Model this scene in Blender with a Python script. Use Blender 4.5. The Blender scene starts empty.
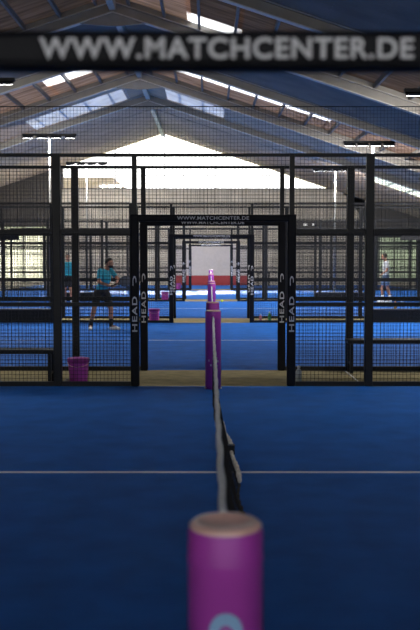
import bpy, bmesh, math, random
from mathutils import Vector, Matrix
random.seed(7)
S = bpy.context.scene
COL = S.collection
PI = math.pi

# ------------------------------------------------------------------ camera, light, exposure
CX, CZ = -0.041, 1.713
cam = bpy.data.cameras.new('camera'); co = bpy.data.objects.new('camera', cam); COL.objects.link(co)
co.location = (CX, 0, CZ); co.rotation_euler = (math.radians(90 - 3.59), 0, 0)
cam.sensor_fit = 'VERTICAL'; cam.sensor_height = 36; cam.sensor_width = 24; cam.lens = 54.63
cam.clip_end = 400; cam.clip_start = 0.05
cam.dof.use_dof = True; cam.dof.focus_distance = 13.5; cam.dof.aperture_fstop = 2.8
S.camera = co
w = bpy.data.worlds.new('sky'); S.world = w; w.use_nodes = True
wn = w.node_tree.nodes; wl = w.node_tree.links
bg = wn['Background']; bg.inputs[1].default_value = 4.2
tc = wn.new('ShaderNodeTexCoord'); sx = wn.new('ShaderNodeSeparateXYZ'); rp = wn.new('ShaderNodeValToRGB')
wl.new(tc.outputs['Generated'], sx.inputs[0]); wl.new(sx.outputs['Z'], rp.inputs[0]); wl.new(rp.outputs[0], bg.inputs[0])
rp.color_ramp.elements[0].position = 0.0; rp.color_ramp.elements[0].color = (1, .95, .93, 1)
rp.color_ramp.elements[1].position = 0.6; rp.color_ramp.elements[1].color = (.72, .84, 1, 1)
sl = bpy.data.lights.new('sun', 'SUN'); so = bpy.data.objects.new('sun', sl); COL.objects.link(so)
sl.energy = 22; sl.angle = 0.02; sl.color = (1, .93, .84)
d = Vector((0.10, -1, -0.62)); so.rotation_euler = d.to_track_quat('-Z', 'Y').to_euler(); so.location = (0, 80, 50)
S.view_settings.view_transform = 'Standard'; S.view_settings.look = 'None'
S.view_settings.exposure = 0.12; S.view_settings.gamma = 1; S.view_settings.use_curve_mapping = False

# ------------------------------------------------------------------ materials
def mat(name, col, rough=.6, metal=0, noise=0, nscale=8, bump=0, bscale=60, spec=.5, coat=0):
    m = bpy.data.materials.new(name); m.use_nodes = True
    n = m.node_tree.nodes; l = m.node_tree.links; b = n['Principled BSDF']
    b.inputs['Base Color'].default_value = (*col, 1); b.inputs['Roughness'].default_value = rough
    b.inputs['Metallic'].default_value = metal; b.inputs['Specular IOR Level'].default_value = spec
    if coat: b.inputs['Coat Weight'].default_value = coat
    t = n.new('ShaderNodeTexCoord')
    if noise:
        x = n.new('ShaderNodeTexNoise'); x.inputs['Scale'].default_value = nscale; x.inputs['Detail'].default_value = 5
        r = n.new('ShaderNodeValToRGB'); l.new(t.outputs['Object'], x.inputs['Vector']); l.new(x.outputs[0], r.inputs[0])
        r.color_ramp.elements[0].position = .3; r.color_ramp.elements[1].position = .7
        r.color_ramp.elements[0].color = (*[c * (1 - noise) for c in col], 1)
        r.color_ramp.elements[1].color = (*[min(1, c * (1 + noise)) for c in col], 1)
        l.new(r.outputs[0], b.inputs['Base Color'])
    if bump:
        x = n.new('ShaderNodeTexNoise'); x.inputs['Scale'].default_value = bscale; x.inputs['Detail'].default_value = 3
        u = n.new('ShaderNodeBump'); u.inputs['Strength'].default_value = bump; u.inputs['Distance'].default_value = .01
        l.new(t.outputs['Object'], x.inputs['Vector']); l.new(x.outputs[0], u.inputs['Height']); l.new(u.outputs[0], b.inputs['Normal'])
    return m

def sheet_mat(name, col, trans, clear=0, planks=False):
    """daylight sheet: diffuse + translucent, optional see-through share"""
    m = bpy.data.materials.new(name); m.use_nodes = True
    n = m.node_tree.nodes; l = m.node_tree.links; n.remove(n['Principled BSDF'])
    out = n['Material Output']
    df = n.new('ShaderNodeBsdfDiffuse'); tr = n.new('ShaderNodeBsdfTranslucent'); mx = n.new('ShaderNodeMixShader')
    mx.inputs[0].default_value = trans
    t = n.new('ShaderNodeTexCoord'); mp = n.new('ShaderNodeMapping'); mp.inputs['Scale'].default_value = (.7, 5, .7) if planks else (1, 1, 1)
    x = n.new('ShaderNodeTexNoise'); x.inputs['Scale'].default_value = 1.0; x.inputs['Detail'].default_value = 6
    r = n.new('ShaderNodeValToRGB'); r.color_ramp.elements[0].position = .3; r.color_ramp.elements[1].position = .72
    k = .45 if planks else .8
    r.color_ramp.elements[0].color = (*[c * k for c in col], 1); r.color_ramp.elements[1].color = (*[min(1, c * 1.3) for c in col], 1)
    l.new(t.outputs['Object'], mp.inputs[0]); l.new(mp.outputs[0], x.inputs['Vector']); l.new(x.outputs[0], r.inputs[0])
    l.new(r.outputs[0], df.inputs[0]); l.new(r.outputs[0], tr.inputs[0])
    l.new(df.outputs[0], mx.inputs[1]); l.new(tr.outputs[0], mx.inputs[2])
    if clear:
        tp = n.new('ShaderNodeBsdfTransparent'); m2 = n.new('ShaderNodeMixShader'); m2.inputs[0].default_value = clear
        l.new(mx.outputs[0], m2.inputs[1]); l.new(tp.outputs[0], m2.inputs[2]); l.new(m2.outputs[0], out.inputs[0])
    else: l.new(mx.outputs[0], out.inputs[0])
    return m

def glass_mat(name, col=(1, 1, 1)):
    m = bpy.data.materials.new(name); m.use_nodes = True
    n = m.node_tree.nodes; l = m.node_tree.links; n.remove(n['Principled BSDF']); out = n['Material Output']
    tp = n.new('ShaderNodeBsdfTransparent'); tp.inputs[0].default_value = (*col, 1)
    gl = n.new('ShaderNodeBsdfGlossy'); gl.inputs['Roughness'].default_value = .05
    fr = n.new('ShaderNodeFresnel'); mx = n.new('ShaderNodeMixShader')
    l.new(fr.outputs[0], mx.inputs[0]); l.new(tp.outputs[0], mx.inputs[1]); l.new(gl.outputs[0], mx.inputs[2]); l.new(mx.outputs[0], out.inputs[0])
    return m

def emit_mat(name, col, e):
    m = bpy.data.materials.new(name); m.use_nodes = True
    b = m.node_tree.nodes['Principled BSDF']; b.inputs['Base Color'].default_value = (.8, .8, .8, 1)
    b.inputs['Emission Color'].default_value = (*col, 1); b.inputs['Emission Strength'].default_value = e
    return m

M = dict(
    turf=mat('blue_turf', (.014, .130, .50), .7, noise=.14, nscale=3, bump=.5, bscale=220, spec=.12),
    olive=mat('olive_carpet', (.27, .225, .115), .85, noise=.2, nscale=6, bump=.4, bscale=150, spec=.2),
    slab=mat('concrete', (.18, .17, .16), .8, noise=.2),
    line=mat('line_paint', (.75, .78, .85), .6),
    black=mat('black_paint', (.007, .0075, .010), .42, spec=.3, bump=.05, noise=.2),
    wire=mat('black_wire', (.008, .009, .011), .5, spec=.3),
    pad=mat('black_padding', (.005, .0055, .009), .55, spec=.18, bump=.1, bscale=30, noise=.2),
    print=mat('pale_print', (.62, .62, .66), .6),
    print2=mat('grey_print', (.58, .59, .64), .6),
    magenta=mat('magenta_vinyl', (.47, .06, .47), .42, noise=.08, nscale=5, bump=.06, bscale=15),
    magenta2=mat('dark_magenta', (.30, .03, .28), .5, noise=.05),
    pinktop=mat('pale_pink_gloss', (.92, .56, .48), .3, noise=.06, nscale=20, spec=.9, coat=.5),
    emblem=mat('pale_blue_print', (.30, .52, .80), .5),
    tape=mat('white_tape', (.92, .91, .88), .4, noise=.12, nscale=12, bump=.2, bscale=40),
    cord=mat('black_net_cord', (.014, .013, .013), .8),
    rope=mat('pale_rope', (.90, .78, .66), .7, noise=.2, nscale=30),
    rafter=mat('grey_rafter', (.27, .25, .22), .55, noise=.1, nscale=3),
    flange=mat('pale_flange', (.54, .51, .46), .55, noise=.1),
    purlin=mat('grey_purlin', (.17, .155, .14), .6, noise=.15),
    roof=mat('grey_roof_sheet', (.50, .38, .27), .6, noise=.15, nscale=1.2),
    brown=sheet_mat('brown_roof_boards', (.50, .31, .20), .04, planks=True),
    brownshade=sheet_mat('shaded_roof_boards', (.20, .13, .085), .02, planks=True),
    milky=sheet_mat('milky_skylight', (.80, .78, .74), .06),
    clear=sheet_mat('clear_skylight', (.9, .9, .9), .5),
    frost=sheet_mat('frosted_pane', (.80, .80, .70), .8), frost2=sheet_mat('dim_frosted_pane', (.55, .60, .50), .4),
    wall=mat('beige_wall', (.62, .55, .44), .85, noise=.15, nscale=1.5, bump=.1, bscale=20),
    wallpale=mat('pale_grey_wall', (.55, .50, .48), .8, noise=.05),
    red=mat('dark_red_board', (.32, .03, .035), .6, noise=.08),
    walldark=mat('dark_brown_wall', (.085, .075, .065), .8, noise=.2),
    frame=mat('window_steel', (.08, .07, .07), .5),
    glass=glass_mat('window_glass', (.96, .97, .96)),
    galv=mat('galvanised_steel', (.42, .42, .40), .4, metal=.6, noise=.1),
    led=emit_mat('led_panel', (1, .98, .95), 14),
    led2=emit_mat('dim_led', (1, .97, .9), .8),
    roofshade=mat('shaded_roof_sheet', (.17, .145, .12), .65, noise=.2, nscale=1.2),
    skin=mat('skin', (.42, .20, .12), .5, noise=.06),
    hair=mat('dark_hair', (.015, .010, .008), .6, bump=.4),
    teal=mat('teal_cotton', (.02, .31, .42), .8, noise=.08, bump=.2, bscale=20),
    blackcloth=mat('black_cotton', (.012, .012, .014), .8, bump=.2, bscale=20),
    pale=mat('pale_grey_cotton', (.55, .57, .58), .8, noise=.05, bump=.2, bscale=20),
    blueshort=mat('blue_grey_cotton', (.10, .16, .25), .8, noise=.05),
    white=mat('white_leather', (.78, .77, .72), .5),
    eye=mat('eye', (.02, .02, .02), .2),
    green=mat('green_bottle', (.05, .35, .12), .3, coat=.3),
    pink=mat('pink_bottle', (.65, .22, .30), .3, coat=.3),
    orange=mat('orange_bottle', (.75, .32, .08), .35),
    clearb=mat('pale_bottle', (.55, .60, .62), .25, coat=.4),
    ball=mat('yellow_felt', (.62, .75, .05), .9, bump=.3, bscale=80),
    hedge=mat('hedge_leaves', (.22, .28, .12), .8, noise=.5, nscale=2.5, bump=.8, bscale=6),
    lawn=mat('lawn', (.20, .26, .10), .9, noise=.3),
    brick=mat('brown_building', (.30, .22, .17), .8, noise=.2, nscale=.5),
    bluebag=mat('dark_blue_metal', (.05, .06, .085), .5),
)

# ------------------------------------------------------------------ helpers
def link(name, bm, m, parent=None, smooth=False):
    me = bpy.data.meshes.new(name); bm.to_mesh(me); bm.free()
    if smooth:
        for p in me.polygons: p.use_smooth = True
    o = bpy.data.objects.new(name, me); COL.objects.link(o)
    for mm in (m if isinstance(m, (list, tuple)) else [m]): me.materials.append(mm)
    if parent: o.parent = parent
    return o
def tag(o, label, cat, group=None):
    o['label'] = label; o['category'] = cat
    if group: o['group'] = group
    return o
def thing(name, label, cat, loc=(0, 0, 0), rz=0, group=None):
    o = bpy.data.objects.new(name, None); COL.objects.link(o); o.location = loc; o.rotation_euler = (0, 0, rz)
    o.empty_display_size = .1
    return tag(o, label, cat, group)
def struct(name, bm, m, parent=None):
    o = link(name, bm, m, parent); o['kind'] = 'structure'; return o
def box(bm, x0, x1, y0, y1, z0, z1, bev=0):
    r = bmesh.ops.create_cube(bm, size=1)['verts']
    for v in r: v.co = Vector(((x0 + x1) / 2 + v.co.x * (x1 - x0), (y0 + y1) / 2 + v.co.y * (y1 - y0), (z0 + z1) / 2 + v.co.z * (z1 - z0)))
    if bev:
        e = list({e for v in r for e in v.link_edges})
        bmesh.ops.bevel(bm, geom=e, offset=bev, segments=2, affect='EDGES', profile=.5)
def BX(*a, **k):
    bm = bmesh.new(); box(bm, *a, **k); return bm
def tube(bm, pts, rad, seg=10, cap=True):
    """tube along points with per-point radius"""
    pts = [Vector(p) for p in pts]
    if not isinstance(rad, (list, tuple)): rad = [rad] * len(pts)
    rings = []; up = None
    for i, p in enumerate(pts):
        t = (pts[min(i + 1, len(pts) - 1)] - pts[max(i - 1, 0)]).normalized()
        if up is None:
            a = Vector((0, 0, 1)) if abs(t.z) < .9 else Vector((1, 0, 0))
            up = (a - t * a.dot(t)).normalized()
        else: up = (up - t * up.dot(t)).normalized()
        s = t.cross(up)
        rings.append([bm.verts.new(p + rad[i] * (math.cos(2 * PI * k / seg) * up + math.sin(2 * PI * k / seg) * s)) for k in range(seg)])
    for a, b in zip(rings, rings[1:]):
        for k in range(seg): bm.faces.new((a[k], a[(k + 1) % seg], b[(k + 1) % seg], b[k]))
    if cap: bm.faces.new(rings[0][::-1]); bm.faces.new(rings[-1])
def lathe(bm, prof, seg=32, loc=(0, 0, 0)):
    L = Vector(loc); rings = []
    for r, z in prof:
        if r < 1e-5: rings.append([bm.verts.new(L + Vector((0, 0, z)))])
        else: rings.append([bm.verts.new(L + Vector((r * math.cos(2 * PI * k / seg), r * math.sin(2 * PI * k / seg), z))) for k in range(seg)])
    for a, b in zip(rings, rings[1:]):
        for k in range(seg):
            q = [a[k % len(a)], a[(k + 1) % len(a)], b[(k + 1) % len(b)], b[k % len(b)]]
            q = list(dict.fromkeys(q))
            if len(q) > 2: bm.faces.new(q)
def ell(bm, c, r, rot=None, u=16, v=10):
    vs = bmesh.ops.create_uvsphere(bm, u_segments=u, v_segments=v, radius=1)['verts']
    for q in vs:
        p = Vector((q.co.x * r[0], q.co.y * r[1], q.co.z * r[2]))
        if rot: p = rot @ p
        q.co = p + Vector(c)
def prism_y(bm, poly, y0, y1):
    a = [bm.verts.new((x, y0, z)) for x, z in poly]; b = [bm.verts.new((x, y1, z)) for x, z in poly]
    bm.faces.new(a); bm.faces.new(b[::-1])
    for i in range(len(poly)): bm.faces.new((a[i], b[i], b[(i + 1) % len(poly)], a[(i + 1) % len(poly)]))
    bmesh.ops.recalc_face_normals(bm, faces=bm.faces)
def text(name, s, height, width, m, parent, loc, rot, bold=.0, space=1.0, depth=.0015):
    c = bpy.data.curves.new(name, 'FONT'); c.body = s; c.size = 1; c.offset = bold; c.extrude = 0; c.space_character = space
    c.align_x = 'LEFT'; o = bpy.data.objects.new('tmp_text', c); COL.objects.link(o)
    dg = bpy.context.evaluated_depsgraph_get(); me = bpy.data.meshes.new_from_object(o.evaluated_get(dg))
    bpy.data.objects.remove(o)
    xs = [v.co.x for v in me.vertices]; ys = [v.co.y for v in me.vertices]
    for v in me.vertices:
        v.co.x = (v.co.x - (min(xs) + max(xs)) / 2) * width / (max(xs) - min(xs))
        v.co.y = (v.co.y - (min(ys) + max(ys)) / 2) * height / (max(ys) - min(ys))
    me.name = name; me.materials.clear(); me.materials.append(m)
    t = bpy.data.objects.new(name, me); COL.objects.link(t); t.parent = parent; t.location = loc; t.rotation_euler = rot
    return t

# ------------------------------------------------------------------ levels of the hall
NEAR = 2.34
ROWS = [(12.45, 14.15), (24.2, 25.9), (35.4, 37.0), (46.4, 48.0)]
WALL_L, WALL_R, WALL_B, WALL_E = -14.5, 12.5, -5.0, 54.5
XR, ZR, SL = -2.7, 8.8, .33
def zroof(x): return ZR - SL * abs(x - XR)

# ------------------------------------------------------------------ floor
struct('floor', BX(WALL_L, WALL_R, WALL_B, WALL_E, -.2, -.02), M['slab'])
def turf(y0, y1, lab):
    o = struct('court_turf', BX(-10, 10, y0, y1, -.02, 0), M['turf'])
    if lab is not None:
        link('service_line', BX(-7, 7, lab - .025, lab + .025, 0, .002), M['line'], o)
        for s in (-1, 1):
            link('service_line', BX(s * 7 - .025, s * 7 + .025, y0 + .1, y1 - .1, 0, .002), M['line'], o)
    return o
turf(NEAR, ROWS[0][0] - .03, 7.46)
for i in range(3): turf(ROWS[i][1] + .03, ROWS[i + 1][0] - .03, (ROWS[i][1] + ROWS[i + 1][0]) / 2)
turf(ROWS[3][1] + .03, WALL_E - .2, None)
struct('walkway', BX(-10, 10, WALL_B, NEAR, -.02, 0), M['olive'])
for a, b in ROWS: struct('walkway', BX(-10, 10, a - .03, b + .03, -.02, 0), M['olive'])
struct('side_aisle', BX(WALL_L, -10, WALL_B, WALL_E, -.02, 0), M['slab'])
struct('side_aisle', BX(10, WALL_R, WALL_B, WALL_E, -.02, 0), M['slab'])

# ------------------------------------------------------------------ walls
struct('wall_left', BX(WALL_L - .2, WALL_L, WALL_B, WALL_E, -.2, zroof(WALL_L) + .02), M['walldark'])
struct('wall_right', BX(WALL_R, WALL_R + .2, WALL_B, WALL_E, -.2, zroof(WALL_R) + .02), M['walldark'])
bm = bmesh.new()
prism_y(bm, [(WALL_L - .2, -.2), (WALL_R + .2, -.2), (WALL_R + .2, zroof(WALL_R)), (XR, ZR + .02), (WALL_L - .2, zroof(WALL_L))], WALL_B - .2, WALL_B)
o = struct('wall_back', bm, M['walldark'])
BW = (-9, 7, 1.8, 3.9)     # unseen window behind the camera, added for front light on post and header
cut = bpy.data.objects.new('x', bpy.data.meshes.new('x')); bm = BX(BW[0], BW[1], WALL_B - 1, WALL_B + 1, BW[2], BW[3]); bm.to_mesh(cut.data); bm.free(); COL.objects.link(cut)
md = o.modifiers.new('b', 'BOOLEAN'); md.object = cut; md.solver = 'EXACT'
me = bpy.data.meshes.new_from_object(o.evaluated_get(bpy.context.evaluated_depsgraph_get())); o.modifiers.clear(); o.data = me; bpy.data.objects.remove(cut)
bm = bmesh.new()
for k in range(9): x_ = BW[0] + k * 2.0; box(bm, max(BW[0], x_ - .05), min(BW[1], x_ + .05), WALL_B - .15, WALL_B - .05, BW[2], BW[3])
o = struct('fill_window', bm, M['frame']); link('pane', BX(BW[0], BW[1], WALL_B - .19, WALL_B - .18, BW[2], BW[3]), M['glass'], o)
GX0, GX1, GZ = -8.4, 7.35, 5.42     # gable opening
LX0, LX1, LZ0, LZ1 = -14.0, -8.42, .15, 3.35
RX0, RX1, RZ0, RZ1 = 8.7, 12.2, .15, 2.75
bm = bmesh.new(); E0, E1 = WALL_E, WALL_E + .25
box(bm, LX1, RX0, E0, E1, -.2, GZ)
box(bm, WALL_L - .2, LX0, E0, E1, -.2, LZ1); box(bm, LX0, LX1, E0, E1, -.2, LZ0)
box(bm, RX1, WALL_R + .2, E0, E1, -.2, RZ1); box(bm, RX0, RX1, E0, E1, -.2, RZ0)
struct('wall_end', bm, M['wall'])
bm = bmesh.new()
box(bm, WALL_L - .2, LX1, E0, E1, LZ1, GZ - .6)
prism_y(bm, [(WALL_L - .2, GZ - .6), (GX0, GZ - .6), (GX0, zroof(GX0)), (WALL_L - .2, zroof(WALL_L))], E0, E1)
box(bm, RX0, WALL_R + .2, E0, E1, RZ1, 3.7)
prism_y(bm, [(GX1, GZ - .0), (RX0, 3.7), (WALL_R + .2, 3.7), (WALL_R + .2, zroof(WALL_R))], E0, E1)
struct('wall_end', bm, M['walldark'])  # upper side parts in a darker brown than the middle
# gable window
g = struct('window_1', BX(GX0, GX1, E0 - .02, E0 + .08, GZ, GZ + .07), M['frame'])
bm = bmesh.new()
for x in (GX0 + .03, -5.4, XR + .1, 0.3, 3.2):
    box(bm, x - .02, x + .02, E0, E0 + .06, GZ + .07, zroof(x) - .02)
link('mullion', bm, M['frame'], g)
bm = bmesh.new(); prism_y(bm, [(GX0, GZ + .07), (GX1 - .05, GZ + .07), (XR, ZR - .02), (GX0, zroof(GX0) - .02)], E0 + .09, E0 + .10)
link('pane', bm, M['glass'], g)
def window(name, x0, x1, z0, z1, n, pm):
    bm = bmesh.new()
    for i in range(n + 1):
        x = x0 + (x1 - x0) * i / n; box(bm, max(x0, x - .04), min(x1, x + .04), E0, E0 + .08, z0, z1)
    for z in (z0, (z0 + z1) / 2, z1): box(bm, x0, x1, E0 + .005, E0 + .07, max(z0, z - .04), min(z1, z + .04))
    o = struct(name, bm, M['frame'])
    link('pane', BX(x0, x1, E0 + .09, E0 + .10, z0, z1), M[pm], o)
window('window_2', LX0, LX1, LZ0, LZ1, 5, 'frost')
window('window_3', RX0, RX1, RZ0, RZ1, 4, 'frost2')
struct('trim_1', BX(-2.3, 2.4, E0 - .05, E0, .55, 2.3), M['wallpale'])
struct('trim_2', BX(-2.3, 2.4, E0 - .07, E0, 0, .55), M['red'])
struct('trim_3', BX(4.6, 8.65, E0 - .06, E0, 2.9, 3.65), M['walldark'])
# outside
struct('outside_lawn', BX(-60, 60, WALL_E + .3, 130, -.3, -.15), M['lawn'])
bm = bmesh.new(); bmesh.ops.create_grid(bm, x_segments=60, y_segments=12, size=1)
for v in bm.verts:
    a = v.co.y * PI / 2; x = v.co.x * 20
    n = .35 * math.sin(x * 1.7) + .25 * math.sin(x * 4.1 + 1) + random.uniform(-.15, .15)
    v.co = Vector((x, 70 + 1.3 * math.sin(a) + n * .5, -.15 + (3.2 + n) * math.cos(a) ** .6 if abs(v.co.y) < .99 else -.15))
tag(link('hedge', bm, M['hedge'], smooth=True), 'pale green hedge outside behind the low end windows', 'hedge')
b = thing('neighbouring_building', 'brown flat-roofed building outside, seen in the left of the gable window', 'building', (-11.5, 90, -.15))
link('wall', BX(-3.1, 3.0, 0, 8, 0, 8.6), M['brick'], b); link('roof_parapet', BX(-3.2, 2.4, -.1, 8, 8.6, 9.1), M['brick'], b)
bm = bmesh.new()
for i in range(6): box(bm, -2.6 + i * .95, -2.0 + i * .95, -.06, 0, 6.9, 8.0)
link('window', bm, M['glass'], b)

# ------------------------------------------------------------------ roof
def sheet(name, x0, x1, y0, y1, m, amp=.018, dz=0):
    y0 -= .09; y1 += .09; x0 -= .06 if x0 > EL else 0; x1 += .06 if x1 < ER else 0
    if not amp and not dz: dz = -.022
    bm = bmesh.new(); step = (.15 if y0 > 40 else .11) if amp else 5
    if y0 > 40: amp *= 1.4
    n = max(1, int((y1 - y0) / step)); xs = [x0] + ([XR] if x0 < XR < x1 else []) + [x1]
    rows = []
    for j in range(n + 1):
        y = y0 + (y1 - y0) * j / n; z = amp * (1 if j % 2 else -1)
        rows.append([bm.verts.new((x, y, zroof(x) + z + dz)) for x in xs])
    for a, b in zip(rows, rows[1:]):
        for k in range(len(xs) - 1): bm.faces.new((a[k], a[k + 1], b[k + 1], b[k]))
    return struct(name, bm, m)
EL, ER = WALL_L - .2, WALL_R + .2
FR = [1.6 + 5 * i for i in range(9)]
EL, ER = WALL_L - .2, WALL_R + .2
def grey(y0, y1, x0=EL, x1=ER): sheet('ceiling', x0, x1, y0, y1, M['roof' if y0 > 35 else 'roofshade'], dz=-.19)  # near bays take a darker sheet colour that paints in their dimness
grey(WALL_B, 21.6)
# bay with brown boards; less lit ones have shade put into a darker copy
sheet('ceiling', EL, -3.2, 21.6, 26.6, M['brownshade'], 0); sheet('ceiling', -3.2, -.6, 21.6, 26.6, M['brown'], 0)
sheet('ceiling', -.6, .75, 21.6, 25.65, M['brownshade'], 0); sheet('skylight', -.6, .75, 25.65, 26.6, M['clear'], 0); sheet('ceiling', .75, ER, 21.6, 26.6, M['brownshade'], 0)
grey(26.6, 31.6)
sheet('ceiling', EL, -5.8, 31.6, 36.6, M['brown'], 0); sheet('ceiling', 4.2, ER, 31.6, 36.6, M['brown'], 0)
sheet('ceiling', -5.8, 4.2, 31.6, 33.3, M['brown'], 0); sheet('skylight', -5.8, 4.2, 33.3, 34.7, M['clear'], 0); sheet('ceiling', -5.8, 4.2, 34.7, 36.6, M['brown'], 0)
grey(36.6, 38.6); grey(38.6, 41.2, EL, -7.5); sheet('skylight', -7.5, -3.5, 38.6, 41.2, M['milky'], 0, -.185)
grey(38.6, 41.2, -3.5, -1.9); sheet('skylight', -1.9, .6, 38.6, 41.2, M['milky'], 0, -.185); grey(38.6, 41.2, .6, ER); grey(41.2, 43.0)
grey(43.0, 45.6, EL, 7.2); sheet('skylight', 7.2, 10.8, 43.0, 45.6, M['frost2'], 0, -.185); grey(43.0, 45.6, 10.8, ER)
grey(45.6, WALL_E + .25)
# purlins (run the length of the hall), rafters
x = XR - .5
def purlin(x):
    bm = bmesh.new(); z = zroof(x) - .03; box(bm, x - .035, x + .035, WALL_B, WALL_E, z - .14, z); struct('roof_purlin', bm, M['purlin'])
for k in range(12): purlin(XR - .45 - .98 * k)
for k in range(16): purlin(XR + .45 + .96 * k)
struct('ridge_beam', BX(XR - .09, XR + .09, WALL_B, WALL_E, ZR - .42, ZR - .19), M['flange'])  # lit look put into a paler colour than the rafters
def band(bm, top, bot, y0, y1):
    xs = [WALL_L, XR, WALL_R]; P = []
    for x in xs: P.append((x, zroof(x) - top))
    for x in xs[::-1]: P.append((x, zroof(x) - bot))
    for i in range(2):
        q = [P[i], P[i + 1], P[4 - i], P[5 - i]]; prism_y(bm, q, y0, y1)
for y in FR:
    bm = bmesh.new(); band(bm, .19, .47, y - .02, y + .02); o = struct('roof_rafter', bm, M['rafter'])
    bm = bmesh.new(); band(bm, .455, .48, y - .11, y + .11); band(bm, .18, .20, y - .11, y + .11)
    link('flange', bm, M['flange'], o)
    bm = bmesh.new(); band(bm, .0, .2, y - .03, y + .03); link('leak_strip', bm, M['rafter'], o)  # closure strip added to block sun leaking between the sheet levels
    bm = bmesh.new(); prism_y(bm, [(XR - .9, zroof(XR - .9) - .48), (XR, ZR - .48), (XR + .9, zroof(XR + .9) - .48), (XR, ZR - .85)], y - .03, y + .03)
    link('apex_plate', bm, M['rafter'], o)
    for wx, s in ((WALL_L, 1), (WALL_R, -1)):
        bm = bmesh.new(); box(bm, min(wx, wx + s * .3), max(wx, wx + s * .3), y - .11, y + .11, 0, zroof(wx) - .45)
        link('column', bm, M['rafter'], o)

# ------------------------------------------------------------------ fences and gates
def wires(bm, x0, x1, z0, z1, y, p=.05, t=.0026):
    n = int(round((x1 - x0) / p))
    for i in range(1, n):
        x = x0 + i * (x1 - x0) / n; box(bm, x - t, x + t, y - t, y + t, z0, z1)
    n = int(round((z1 - z0) / p))
    for i in range(1, n):
        z = z0 + i * (z1 - z0) / n; box(bm, x0, x1, y + t, y + 3 * t, z - t, z + t)
ROWN = ['the front row', 'the second row of fences', 'the third row of fences', 'the fourth row', 'the fifth row', 'the sixth row', 'the seventh row', 'the rearmost row']
def side_fence(y, s, xs, idx, side):
    t = thing('mesh_fence', f'black steel mesh fence on the {side} of the gate in {ROWN[idx]}', 'fence', (s * xs[0], y, 0), 0, 'court side fences')
    X = [abs(x) - xs[0] for x in xs]
    for i, x in enumerate(X[1:], 1):
        link('post', BX(s * x - .052, s * x + .052, -.045, .045, 0, 3.02, bev=.008), M['black'], t)
    for z, h in ((3.0, .045), (2.02, .045), (1.07, .05), (.035, .06)):
        q = .034 if z > 2.5 else .058; a0, a1 = (q, X[-1]) if s > 0 else (-X[-1], -q)
        link('rail', BX(a0, a1, -.02, .02, z - h / 2 if z > .1 else 0, z + h / 2 if z > .1 else h), M['black'], t)
    p = .05 if y < 30 else .1
    for i in range(len(X) - 1):
        l, r = X[i] + .058, X[i + 1] - .052
        if s < 0: l, r = -r, -l
        bm = bmesh.new(); wires(bm, l, r, .05, 2.99, 0, p, .0021 if y < 20 else .0021 if y < 30 else .0028)
        link('mesh_panel', bm, M['wire'], t)
    return t
def head_emblem(bm):
    # ski tip arch: thick half ring with two short legs
    for i in range(9):
        a0, a1 = PI * i / 9, PI * (i + 1) / 9
        q = []
        for a, r in ((a0, 1), (a1, 1), (a1, .55), (a0, .55)): q.append(bm.verts.new((r * math.cos(a), r * math.sin(a) * 1.5, 0)))
        bm.faces.new(q)
    for s in (-1, 1):
        q = [bm.verts.new(v) for v in ((s * 1, 0, 0), (s * .6, 0, 0), (s * .6, -1.9 if s < 0 else -.9, 0), (s * 1, -1.7 if s < 0 else -.6, 0))]
        bm.faces.new(q if s < 0 else q[::-1])
def gate(y, idx, near=False):
    lab = 'black gate frame with web address on its top bar, ' + ('right above the camera' if near else f'in {ROWN[idx]}')
    t = thing('gate_frame', lab, 'gate', (0, y, 0), 0, 'gate frames at the nets')
    for s in (-1, 1):
        j = link('jamb', BX(s * 1.02 - .056, s * 1.02 + .056, -.05, .05, 0, 2.24, bev=.018), M['pad'], t)
        text('brand_word', 'HEAD', .066, .46, M['print'], j, (s * 1.02, -.0525, .945), (PI / 2, -PI / 2, 0), bold=.02, space=1.15)
        bm = bmesh.new(); head_emblem(bm)
        for v in bm.verts: v.co *= .038; v.co.x *= .65
        e = link('emblem', bm, M['print'], j); e.location = (s * 1.02, -.0525, 1.385); e.rotation_euler = (PI / 2, 0, 0)
        if not near:
            link('post', BX(s * 1.02 - .032, s * 1.02 + .032, -.03, .03, 2.24, 3.02), M['black'], t)
    up = .011 if near else 0
    h = link('header', BX(-1.075, 1.075, -.045, .045, 2.145 + up, 2.235 + up, bev=.02), M['pad'], t)
    text('web_address', 'WWW.MATCHCENTER.DE', .046 if not near else .05, .93 if not near else .885, M['print2'], h, (-.002, -.047, 2.19 + up), (PI / 2, 0, 0), bold=.022, space=1.08)
    if not near:
        link('top_rail', BX(-.99, .99, -.02, .02, 2.98, 3.02), M['black'], t)
        bm = bmesh.new(); wires(bm, -.985, .985, 2.25, 2.98, 0, .05 if y < 30 else .1, .0021 if y < 30 else .0028); link('mesh_panel', bm, M['wire'], t)
    return t
gate(NEAR, 0, True)
i = 0
for a, b in ROWS:
    for y in (a, b):
        ext = [1.02, 2.03, 4.03] if y < 20 else [1.02, 2.03, 4.03, 6.03, 8.03] if y < 30 else [1.02, 2.03, 4.03, 6.03, 8.03, 10]
        side_fence(y, -1, ext, i, 'left'); side_fence(y, 1, ext, i, 'right'); gate(y, i); i += 1
# netting stretched above the front fence
def netting(y, lab):
    t = thing('ball_netting', lab, 'netting', (0, y, 3.02))
    bm = bmesh.new(); wires(bm, -4, 4, 0, .60, 0, .045, .0017); link('net', bm, M['wire'], t)
    bm = bmesh.new(); tube(bm, [(-4, 0, .6), (4, 0, .6)], .006, 6); link('top_cord', bm, M['wire'], t)
    for x in (-4, 4):
        bm = bmesh.new(); tube(bm, [(x, 0, 0), (x, 0, .62)], .02, 8); link('upright', bm, M['black'], t)
netting(ROWS[0][0], 'fine black netting stretched above the top rail of the front fence')
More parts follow.
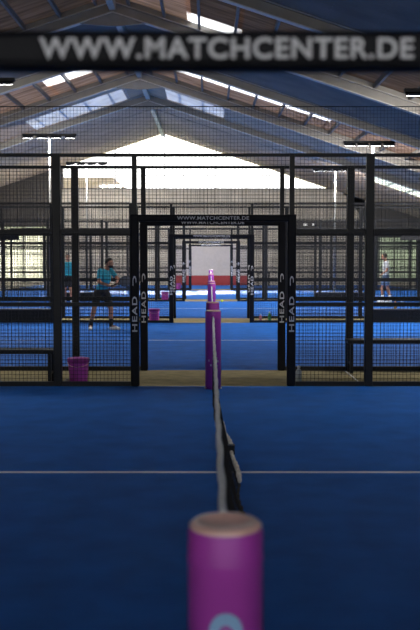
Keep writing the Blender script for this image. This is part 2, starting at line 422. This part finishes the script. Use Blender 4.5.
# back fences at the ends of the far courts
for s, side in ((-1, 'left'), (1, 'right')):
    for (y0, y1, w) in ((ROWS[1][1], ROWS[2][0], 'third'), (ROWS[2][1], ROWS[3][0], 'fourth')):
        t = thing('back_fence', f'tall mesh fence closing the far {side} end of the {w} court', 'fence', (s * 10.12, y0, 0), 0, 'court end fences')
        n = 5; L = y1 - y0
        for k in range(n + 1): link('post', BX(-.04, .04, k * L / n - .04, k * L / n + .04, 0, 4), M['black'], t)
        for z in (4, 3, 1.07): link('rail', BX(-.02, .02, 0, L, z - .04, z), M['black'], t)
        bm = bmesh.new()
        for k in range(int(L / .1)): box(bm, -.003, .003, k * .1, k * .1 + .006, .02, 3.98)
        for k in range(38): box(bm, .003, .009, 0, L, .1 + k * .1, .106 + k * .1)
        link('mesh_panel', bm, M['wire'], t)

# ------------------------------------------------------------------ nets and posts
def net_post(x, y, lab, r=.1, emb=True):
    t = thing('net_post', lab, 'post', (x, y, 0), 0, 'padded net posts')
    bm = bmesh.new(); lathe(bm, [(0, .0), (r, 0), (r, .90), (r + .0015, .905), (r + .0015, .915), (r, .92), (r, .982), (r - .004, .994)], 48)
    link('padding', bm, M['magenta'], t, True)
    bm = bmesh.new(); lathe(bm, [(r - .004, .99), (r - .003, 1.0), (r - .014, 1.009), (r - .03, 1.009), (r - .042, 1.0), (0, .998)], 48)
    link('cap', bm, M['pinktop'], t, True)  # sky light on the post top is put partly into this pale colour
    if emb:
        bm = bmesh.new(); seg = 40
        for (ri, ro) in ((.020, .046), (.0, .010)):
            for k in range(seg):
                q = []
                for a, rr in ((k, ro), (k + 1, ro), (k + 1, ri), (k, ri)):
                    an = 2 * PI * a / seg; lx = rr * math.cos(an); lz = rr * math.sin(an) * 1.25
                    th = lx / r; q.append(Vector(((r + .001) * math.sin(th), -(r + .001) * math.cos(th), .738 + lz)))
                if ri == 0: q = q[:3]
                bm.faces.new([bm.verts.new(v) for v in q])
        link('emblem', bm, M['emblem'], t)
    return t
def net(y0, y1, lab, billow, idx):
    """posts at y0 and y1; net hangs from the white tape between them"""
    a, b = y0 + .105, y1 - .105; L = b - a
    t = thing('court_net', lab, 'net', (0, a, 0), 0, 'court nets')
    N = 110 if idx == 0 else 40
    def top(u): return .935 - .055 * math.sin(PI * u)
    bm = bmesh.new(); prev = None
    for i in range(N + 1):
        u = i / N; z = top(u); wob = .003 * math.sin(i * .9)
        P = [(-.011 + wob, z - .05), (-.012 + wob, z - .01), (-.004 + wob, z), (.004 + wob, z), (.012 + wob, z - .01), (.011 + wob, z - .05)]
        r = [bm.verts.new((px, u * L, pz)) for px, pz in P]
        if prev:
            for k in range(6): bm.faces.new((prev[k], prev[(k + 1) % 6], r[(k + 1) % 6], r[k]))
        prev = r
    link('tape', bm, M['tape'], t)
    def off(y):   # sideways drape of the hem (only the near net hangs loose)
        if not billow: return 0
        y = y + a
        if y > 9.9: return 0
        return .16 * math.sin(min(1, (9.9 - y) / 3.2) * PI / 2)
    def P(u, v):
        y = u * L; z0 = top(u) - .05; z = z0 + (.022 - z0) * v
        return Vector((off(y) * (v ** 1.6) + (.012 * math.sin(y * 6) * v if billow else 0), y, z))
    bm = bmesh.new(); cell = .045 if idx == 0 else .08; nu = int(L / cell); nv = 18; th = .0016
    def strip(pts, dirn):
        pr = None
        for p in pts:
            q = [bm.verts.new(p + dirn * th), bm.verts.new(p + Vector((th * 1.2, 0, 0))), bm.verts.new(p - dirn * th), bm.verts.new(p - Vector((th * 1.2, 0, 0)))]
            if pr:
                for k in range(4): bm.faces.new((pr[k], pr[(k + 1) % 4], q[(k + 1) % 4], q[k]))
            pr = q
    for i in range(nu + 1): strip([P(i / nu, j / 6) for j in range(7)], Vector((0, 1, 0)))
    for j in range(nv + 1): strip([P(i / 60, j / nv) for i in range(61)], Vector((0, 0, 1)))
    link('net_mesh', bm, M['cord'], t)
    if billow:
        bm = bmesh.new(); pts = []
        for i in range(121):
            y = 3.6 + (9.2 - 3.6) * i / 120 - a
            pts.append(P(y / L, 1) + Vector((.006, 0, .012 + .006 * math.sin(i * 1.9))))
        tube(bm, pts, [.010 + .004 * math.sin(i * 1.9) for i in range(121)], 8); link('hem', bm, M['cord'], t, True)
        # pale lashing loops along the loose hem
        for i in range(18):
            y = 6.9 + i * .127; c = P((y - a) / L, .95) + Vector((.022, 0, .012)); bm = bmesh.new()
            for k in range(2): ell(bm, c + Vector((-.010 * k, .01 * k, .032 * k)), (.017, .036, .024), None, 10, 8)
            link('lashing', bm, M['rope'], t, True)
        c = P((7.75 - a) / L, .9)
        link('hem_clip', BX(c.x - .01, c.x + .05, c.y - .03, c.y + .03, c.z - .02, c.z + .06), M['black'], t)
    return t
net_post(0, 2.5, 'thick magenta padded net post with pale blue emblem right in front of the camera')
p2 = net_post(0, 12.22, 'magenta net post at the far end of the nearest net, before the front gate', emb=False)
for sx_ in (-1, 1):
    for q in (-.045, .045):
        bm = bmesh.new(); ell(bm, (sx_ * .082 + q * .4, -.07 + abs(q) * .3, .014), (.012, .012, .012), None, 10, 8); link('base_bolt', bm, M['white'], p2, True)
for x_, z_ in ((-.055, .37), (-.03, .31), (.045, .40), (.06, .36), (.05, .30)):
    link('print_mark', BX(x_ - .009, x_ + .009, -.1025, -.08, z_ - .012, z_ + .012), M['print'], p2)
net(2.5, 12.22, 'nearest court net, white tape edge-on with black mesh billowing right', True, 0)
pn = [(14.36, 23.98, 'second'), (26.1, 35.15, 'third'), (37.25, 46.15, 'fourth')]
for k, (p, q, n) in enumerate(pn):
    net_post(0, p, f'magenta net post at the near end of the {n} court net', emb=False)
    net_post(0, q, f'small distant magenta net post at the far end of the {n} court net', emb=False)
    net(p, q, f'distant court net of the {n} court, seen edge-on as a white line', False, k + 1)

# ------------------------------------------------------------------ lamp masts
def mast(s, y, lab):
    t = thing('lamp_mast', lab, 'lamp', (-6.1 if s < 0 else 5.5, y * (1 if s < 0 else .9), 0), 0, 'floodlight masts')
    H = 6.2 if s < 0 else 5.5
    bm = bmesh.new(); tube(bm, [(0, 0, 0), (0, 0, 3), (0, 0, H)], [.045, .038, .03], 12); link('mast', bm, M['galv'], t, True)
    link('base_plate', BX(-.13, .13, -.13, .13, 0, .02), M['galv'], t)
    link('crossbar', BX(-1.02, .75 if s > 0 else 1.02, -.05, .05, H, H + .08), M['black'], t)
    for k in range(4):
        x = -.8 + k * (.53 if s < 0 else .44)
        h = link('lamp_head', BX(-.2, .2, -.13, .13, -.03, .03, bev=.01), M['black'], t); h.location = (x, -.02, H - .035); h.rotation_euler = (.35, 0, 0)
        link('led_panel', BX(-.18, .18, -.11, .11, -.04, -.031), M['led'], h)
        ld = bpy.data.lights.new('flood_light', 'AREA'); ld.shape = 'RECTANGLE'; ld.size = .36; ld.size_y = .22; ld.energy = FLOOD[y]; ld.color = (1, .97, .93)
        lo = bpy.data.objects.new('flood_light', ld); COL.objects.link(lo); lo.parent = h; lo.location = (0, 0, -.045)
FLOOD = {25.05: 150, 36.4: 170, 47.3: 170, 13.3: 45}  # nearest pair stands unseen outside the frame, added to light the foreground
for k, y in enumerate((25.05, 36.4, 47.3, 13.3)):
    for s, side in ((-1, 'left'), (1, 'right')):
        mast(s, y, f'tall floodlight mast with four lit lamp heads, {["second from the front", "third from the front", "farthest", "nearest, added out of view"][k]} on the {side}')

# ------------------------------------------------------------------ benches, banners
def bench(x0, x1, y, lab, legx):
    c = (x0 + x1) / 2; hw = (x1 - x0) / 2
    t = thing('bench', lab, 'bench', (c, y, 0), 0)
    link('seat', BX(-hw, hw, -.17, .17, .40 + legx, .455 + legx, bev=.008), M['black'], t)
    for s in (-1, 1):
        for q in (-1, 1):
            link('leg', BX(s * (hw - .06) - .022, s * (hw - .06) + .022, q * .12 - .022, q * .12 + .022, 0, .40 + legx), M['black'], t)
        link('crosspiece', BX(s * (hw - .06) - .015, s * (hw - .06) + .015, -.1, .1, .12, .15), M['black'], t)
bench(-4.1, -2.12, 12.8, 'long black bench behind the front fence at the left edge', 0)
bench(1.95, 3.9, 13.9, 'black bench with square legs in the walkway at the right', .035)
def lowbox(x0, x1, y, lab):
    c = (x0 + x1) / 2; hw = abs(x1 - x0) / 2
    t = thing('storage_bench', lab, 'bench', (c, y, 0), 0, 'low black storage benches')
    link('body', BX(-hw, hw, -.2, .2, .0, .30, bev=.006), M['black'], t)
    link('lid', BX(-hw - .01, hw + .01, -.215, .215, .30, .335, bev=.008), M['bluebag'], t)
    link('divider', BX(-.01, .01, -.206, -.2, .02, .29), M['bluebag'], t)
w2 = ['second', 'third', 'fourth']
for k in range(1, 3):
    y = (ROWS[k][0] + ROWS[k][1]) / 2 - .5
    for s, side in ((-1, 'left'), (1, 'right')):
        b0, b1 = (4.1, 7.9) if k == 1 else (3.85, 5.85)
        lowbox(min(s * b0, s * b1), max(s * b0, s * b1), y, f'long low black storage bench behind the {w2[k-1]} court on the {side}')
# banners on the third fence row
for s, side in ((-1, 'left'), (1, 'right')):
    o = tag(link('banner', BX(-1.5, 1.5, -.012, .0, -.085, .085), M['blackcloth']), f'narrow black banner tied high on the third fence row at the {side} edge', 'banner')
    o.location = (s * 6.35 - (.1 if s > 0 else 0), ROWS[1][0] - .05, 2.17)

# ------------------------------------------------------------------ ball buckets, bottles, small things
def bucket_parts(t):
    bm = bmesh.new(); lathe(bm, [(0, 0), (.115, 0), (.12, .01), (.136, .27), (.138, .30)], 32); link('tub', bm, M['magenta'], t, True)
    bm = bmesh.new(); lathe(bm, [(.138, .285), (.147, .29), (.147, .335), (.142, .342), (.0, .345)], 32); link('lid', bm, M['magenta2'], t, True)
    bm = bmesh.new(); tube(bm, [(.143 * math.cos(a), .143 * math.sin(a) , .283 - .05 * math.sin(PI * i / 16)) for i, a in enumerate([-PI + PI * k / 16 for k in range(17)])], .004, 6)
    link('handle', bm, M['pinktop'], t, True)
def copy_tree(o, parent=None):
    c = o.copy(); COL.objects.link(c); c.parent = parent
    for ch in o.children: copy_tree(ch, c)
    return c
bk = thing('ball_bucket', 'magenta lidded ball bucket in the walkway at the foot of the left fence', 'bucket', (-1.80, 12.72, 0), 0, 'magenta ball buckets')
bucket_parts(bk)
for x, y, l in ((-1.47, 24.45, 'magenta ball bucket beyond the second court, left of the gate'), (-1.72, 35.7, 'small distant magenta ball bucket beyond the third court'), (-1.60, 46.75, 'tiny distant magenta ball bucket beyond the fourth court')):
    c = copy_tree(bk); c.location = (x, y, 0); c['label'] = l
def bottle(x, y, m, capm, h, lab, r=.035, z=0):
    t = thing('water_bottle', lab, 'bottle', (x, y, z))
    bm = bmesh.new(); lathe(bm, [(0, 0), (r * .9, 0), (r, .008), (r, h * .66), (r * .9, h * .74), (r * .42, h * .84), (r * .4, h * .9)], 20); link('body', bm, m, t, True)
    bm = bmesh.new(); lathe(bm, [(r * .5, h * .88), (r * .52, h * .89), (r * .52, h * .99), (r * .45, h), (0, h)], 20); link('cap', bm, capm, t, True)
bottle(1.255, 24.5, M['pink'], M['white'], .20, 'pink water bottle with white cap standing beyond the second court')
bottle(1.49, 24.5, M['green'], M['white'], .26, 'green water bottle with white cap standing beyond the second court', .042)
bottle(1.14, 12.66, M['clearb'], M['white'], .24, 'pale water bottle at the foot of the front gate, right side', .042)
bottle(4.72, ROWS[1][0] + .33, M['orange'], M['black'], .22, 'orange bottle standing on the right low black bench', .04, .335)
bm = bmesh.new(); ell(bm, (0, 0, .045), (.045, .045, .045), None, 20, 14); o = link('padel_ball', bm, M['ball'], None, True)
bm = bmesh.new(); tube(bm, [(.0455 * math.cos(a), .0455 * math.sin(a), .045 + .014 * math.sin(2 * a)) for a in [2 * PI * k / 32 for k in range(33)]], .0012, 5, False); link('seam', bm, M['white'], o, True)
o.location = (.40, 34.9, 0); tag(o, 'yellow padel ball lying beside the third net on the turf', 'ball')
t = thing('paper_cup', 'small crumpled pale paper cup lying beside the magenta bucket at the left post', 'cup', (-1.972, 12.62, .026), 1.3)
bm = bmesh.new(); lathe(bm, [(0, 0), (.022, 0), (.032, .075), (.029, .075), (.02, .003), (0, .003)], 20)
bmesh.ops.rotate(bm, verts=bm.verts, cent=(0, 0, 0), matrix=Matrix.Rotation(1.42, 3, 'Y')); o = link('cup_wall', bm, M['white'], t, True)
bm = bmesh.new(); tube(bm, [(0, 0, .008), (.0, .75, .008), (-.01, 1.46, .008)], .008, 8)
o = link('rod', bm, M['tape']); o.location = (1.96, 12.53, 0); tag(o, 'thin pale rod lying across the olive walkway at the right', 'rod')
t = thing('side_table', 'small dark table standing at the far end wall, right of the gates', 'table', (2.9, 52.6, 0))
link('table_top', BX(-.35, .35, -.3, .3, .70, .74), M['black'], t)
for sx_ in (-1, 1):
    for sy_ in (-1, 1): link('leg', BX(sx_ * .3 - .02, sx_ * .3 + .02, sy_ * .25 - .02, sy_ * .25 + .02, 0, .70), M['black'], t)
for k, x in enumerate((5.35, 5.85)):
    t = thing('wall_lamp', 'small white lit lamp on the dark panel of the end wall, ' + ('left one' if k == 0 else 'right one'), 'lamp', (x, E0 - .06, 3.42))
    link('housing', BX(-.08, .08, -.05, 0, -.05, .08), M['black'], t)
    link('led_panel', BX(-.10, .10, -.10, -.05, -.07, .07, bev=.01), M['led2'], t)

# ------------------------------------------------------------------ people
def remesh(bm, name, m, parent, vox, sm=4):
    me = bpy.data.meshes.new(name); bm.to_mesh(me); bm.free()
    o = bpy.data.objects.new(name, me); COL.objects.link(o)
    r = o.modifiers.new('r', 'REMESH'); r.mode = 'VOXEL'; r.voxel_size = vox
    if sm: s = o.modifiers.new('s', 'SMOOTH'); s.iterations = sm; s.factor = .5
    dg = bpy.context.evaluated_depsgraph_get(); me2 = bpy.data.meshes.new_from_object(o.evaluated_get(dg))
    o.modifiers.clear(); o.data = me2; bpy.data.meshes.remove(me); me2.name = name
    me2.materials.clear(); me2.materials.append(m)
    for p in me2.polygons: p.use_smooth = True
    o.parent = parent
    return o
def limb(bm, a, b, ra, rb, mid=None):
    a, b = Vector(a), Vector(b); mid = mid or (ra + rb) / 2
    pts = [a + (b - a) * k / 6 for k in range(7)]
    rs = [ra + (mid - ra) * (k / 2.4) if k < 2.4 else mid + (rb - mid) * ((k - 2.4) / 3.6) for k in range(7)]
    tube(bm, pts, rs, 14); ell(bm, a, (ra,) * 3); ell(bm, b, (rb,) * 3)
def hand(bm, wrist, dirn, palm_n, side, curl=.6):
    d = Vector(dirn).normalized(); n = Vector(palm_n); n = (n - d * n.dot(d)).normalized(); s = d.cross(n) * side
    W = Vector(wrist); R = Matrix((d, s, n)).transposed()
    ell(bm, W + d * .045, (.052, .040, .018), R, 14, 10)
    for k, (ln, of) in enumerate(((.068, .030), (.078, .010), (.072, -.010), (.056, -.029))):
        p = W + d * .082 + s * of; q = p + (d * math.cos(curl) + n * math.sin(curl)) * ln * .5
        r = q + (d * math.cos(curl * 2.3) + n * math.sin(curl * 2.3)) * ln * .5
        tube(bm, [W + d * .05 + s * of * .8, p, q, r], [.010, .0095, .009, .0075], 8)
    p = W + d * .02 + s * .03; q = p + (d * .6 + s * .6 + n * .4).normalized() * .04; r = q + (d * .8 + n * .6).normalized() * .032
    tube(bm, [W + d * .015 + s * .01, p, q, r], [.013, .012, .011, .009], 8)
def person(lab, loc, J, mats, vox, scale=1):
    t = thing('person', lab, 'person', loc); shirt, shorts, shoe, sock = mats
    f = Vector((J['face'][0], J['face'][1], 0)).normalized(); sd = Vector((-f.y, f.x, 0))
    pel, ch, nk, hd = [Vector(J[k]) for k in ('pel', 'ch', 'nk', 'hd')]
    R = Matrix((f, sd, Vector((0, 0, 1)))).transposed()
    def torso(bm, g):
        ell(bm, pel + Vector((0, 0, .05 if g else 0)), (.115 + g, .155 + g, .09 if g else .12), R); ell(bm, (pel + ch) / 2, (.105 + g, .15 + g, .17 + g), R)
        ell(bm, ch, (.12 + g, .175 + g, .17 + g), R); ell(bm, ch + Vector((0, 0, .12)), (.085 + g, .175 + g, .07 + g), R)
    bm = bmesh.new(); torso(bm, 0); limb(bm, ch + Vector((0, 0, .1)), nk, .07, .056); limb(bm, nk, hd, .056, .055)
    ell(bm, hd + Vector((0, 0, .015)), (.097, .077, .112), R); ell(bm, hd + f * .03 + Vector((0, 0, -.05)), (.062, .055, .062), R)  # skull, jaw
    ell(bm, hd + f * .102 + Vector((0, 0, -.012)), (.020, .014, .022), R, 8, 6)    # nose
    for s in (-1, 1): ell(bm, hd + sd * s * .078, (.018, .010, .030), R, 8, 6)     # ears
    ell(bm, hd + f * .085 + Vector((0, 0, -.055)), (.014, .026, .010), R, 8, 6)    # mouth
    for k in ('L', 'R'):
        sh, el, wr = J['sh' + k], J['el' + k], J['wr' + k]
        limb(bm, sh, el, .056, .040, .050); limb(bm, el, wr, .041, .027, .038)
        dv = (Vector(wr) - Vector(el)); hand(bm, wr, dv, J.get('pn' + k, (0, 0, -1)), 1 if k == 'L' else -1)
        hp, kn, an = J['hp' + k], J['kn' + k], J['an' + k]
        limb(bm, hp, kn, .090, .055, .080); limb(bm, kn, an, .056, .036, .055)
        limb(bm, an, Vector(an) * .4 + Vector(J['to' + k]) * .6 + Vector((0, 0, 0)), .036, .03)
    remesh(bm, 'body', M['skin'], t, vox)
    bm = bmesh.new(); torso(bm, .014)
    for k in ('L', 'R'):
        sh, el = Vector(J['sh' + k]), Vector(J['el' + k]); limb(bm, sh, sh + (el - sh) * .60, .064, .060)
    o = remesh(bm, 'shirt', shirt, t, vox, 3)
    bm = bmesh.new(); ell(bm, pel + Vector((0, 0, -.01)), (.135, .175, .11), R)
    for k in ('L', 'R'):
        hp, kn = Vector(J['hp' + k]), Vector(J['kn' + k]); limb(bm, hp, hp + (kn - hp) * .62, .103, .092, .101)
    remesh(bm, 'shorts', shorts, t, vox, 3)
    for k in ('L', 'R'):
        kn, an, to = Vector(J['kn' + k]), Vector(J['an' + k]), Vector(J['to' + k])
        bm = bmesh.new(); tube(bm, [an + (kn - an) * .42, an + (kn - an) * .2, an + Vector((0, 0, -.02))], [.052, .046, .044], 14); link('sock', bm, sock, t, True)
        bm = bmesh.new(); dd = (to - an); dd.z = 0; dd.normalize(); q = Vector((-dd.y, dd.x, 0)); RR = Matrix((dd, q, Vector((0, 0, 1)))).transposed()
        g = Vector((an.x, an.y, 0))
        ell(bm, g + Vector((0, 0, .05)), (.055, .044, .055), RR); ell(bm, g + dd * .10 + Vector((0, 0, .042)), (.10, .047, .042), RR); ell(bm, g + dd * .175 + Vector((0, 0, .034)), (.062, .046, .034), RR)
        so_ = remesh(bm, 'shoe', shoe, t, vox, 2)
        bm = bmesh.new(); ell(bm, g + dd * .085 + Vector((0, 0, .010)), (.152, .05, .010), RR); link('sole', bm, M['white'], so_, True)
    # hair, beard, eyes
    bm = bmesh.new(); ell(bm, hd + f * -.012 + Vector((0, 0, .042)), (.103, .085, .096), R, 20, 14)
    bmesh.ops.bisect_plane(bm, geom=list(bm.verts) + list(bm.edges) + list(bm.faces), plane_co=hd + f * .02 + Vector((0, 0, .03)), plane_no=(f * .75 + Vector((0, 0, -.8))), clear_outer=True)
    link('hair', bm, M['hair'], t, True)
    if J.get('beard'):
        bm = bmesh.new(); ell(bm, hd + f * .032 + Vector((0, 0, -.068)), (.066, .060, .044), R, 16, 12); link('beard', bm, M['hair'], t, True)
    for s in (-1, 1):
        bm = bmesh.new(); ell(bm, hd + f * .088 + sd * s * .032 + Vector((0, 0, .012)), (.010, .013, .009), R, 8, 6); link('eye', bm, M['eye'], t, True)
    return t
J1 = dict(face=(1, -.45), pel=(-.03, 0, .90), ch=(.04, 0, 1.20), nk=(.10, -.01, 1.42), hd=(.145, -.02, 1.525), beard=True,
          shR=(-.05, -.165, 1.345), elR=(-.06, -.30, 1.10), wrR=(.18, -.32, 1.02), shL=(.15, .13, 1.36), elL=(.33, .08, 1.17), wrL=(.33, -.16, 1.08),
          hpR=(-.11, -.06, .85), hpL=(.05, .05, .85), knR=(-.20, -.10, .48), knL=(.17, .03, .49), anR=(-.29, -.04, .09), anL=(.17, .06, .09),
          toR=(-.27, -.22, .03), toL=(.37, .0, .03), pnR=(0, .5, 1), pnL=(-1, 0, 0))
PX, PY = -2.49, 21.9
person('player in teal shirt and black shorts, bearded, crouching with racket in the second court', (PX, PY, 0), J1, (M['teal'], M['blackcloth'], M['white'], M['blackcloth']), .011)
# racket held by the player
t = thing('padel_racket', 'dark padel racket held by the player in the teal shirt', 'racket', (PX + .27, PY - .33, 1.03), 0)
ax = Vector((.86, .25, .30)).normalized(); nn = Vector((.25, -.9, .2)); nn = (nn - ax * nn.dot(ax)).normalized(); ss = ax.cross(nn)
Rk = Matrix((ax, ss, nn)).transposed()
bm = bmesh.new(); tube(bm, [ax * -.06, ax * .11], .016, 12); link('grip', bm, M['blackcloth'], t, True)
bm = bmesh.new()
for s in (-1, 1): tube(bm, [ax * .10, ax * .16 + ss * s * .05, ax * .2 + ss * s * .085], .012, 8)
link('throat', bm, M['black'], t, True)
bm = bmesh.new(); ell(bm, ax * .29, (.14, .125, .019), Rk, 28, 10); link('face', bm, M['bluebag'], t, True)

J2 = dict(face=(.3, -1), pel=(0, 0, .96), ch=(0, 0, 1.28), nk=(.0, 0, 1.50), hd=(.0, -.02, 1.63),
          shR=(-.19, 0, 1.44), elR=(-.24, -.03, 1.15), wrR=(-.20, -.18, .96), shL=(.18, .03, 1.44), elL=(.24, .0, 1.15), wrL=(.2, -.16, .97),
          hpR=(-.09, 0, .93), hpL=(.08, .02, .93), knR=(-.11, -.03, .50), knL=(.1, .0, .50), anR=(-.12, .02, .09), anL=(.12, .04, .09),
          toR=(-.12, -.16, .03), toL=(.16, -.13, .03))
person('distant player in a teal shirt standing in the third court behind the left post', (-5.0, 33.4, 0), J2, (M['teal'], M['blackcloth'], M['white'], M['white']), .016)
J3 = dict(face=(-1, .25), pel=(0, 0, .97), ch=(.0, 0, 1.30), nk=(-.03, 0, 1.52), hd=(-.06, 0, 1.65),
          shR=(.02, .19, 1.45), elR=(.06, .24, 1.16), wrR=(-.12, .24, 1.0), shL=(.02, -.19, 1.45), elL=(.0, -.24, 1.16), wrL=(-.2, -.22, 1.02),
          hpR=(.0, .09, .94), hpL=(.0, -.09, .94), knR=(-.13, .1, .52), knL=(.06, -.1, .52), anR=(-.08, .1, .09), anL=(.16, -.1, .10),
          toR=(-.26, .1, .03), toL=(-.02, -.1, .03))
person('distant player in a pale grey shirt and blue shorts walking at the right', (6.28, 34.4, 0), J3, (M['pale'], M['blueshort'], M['white'], M['white']), .016)
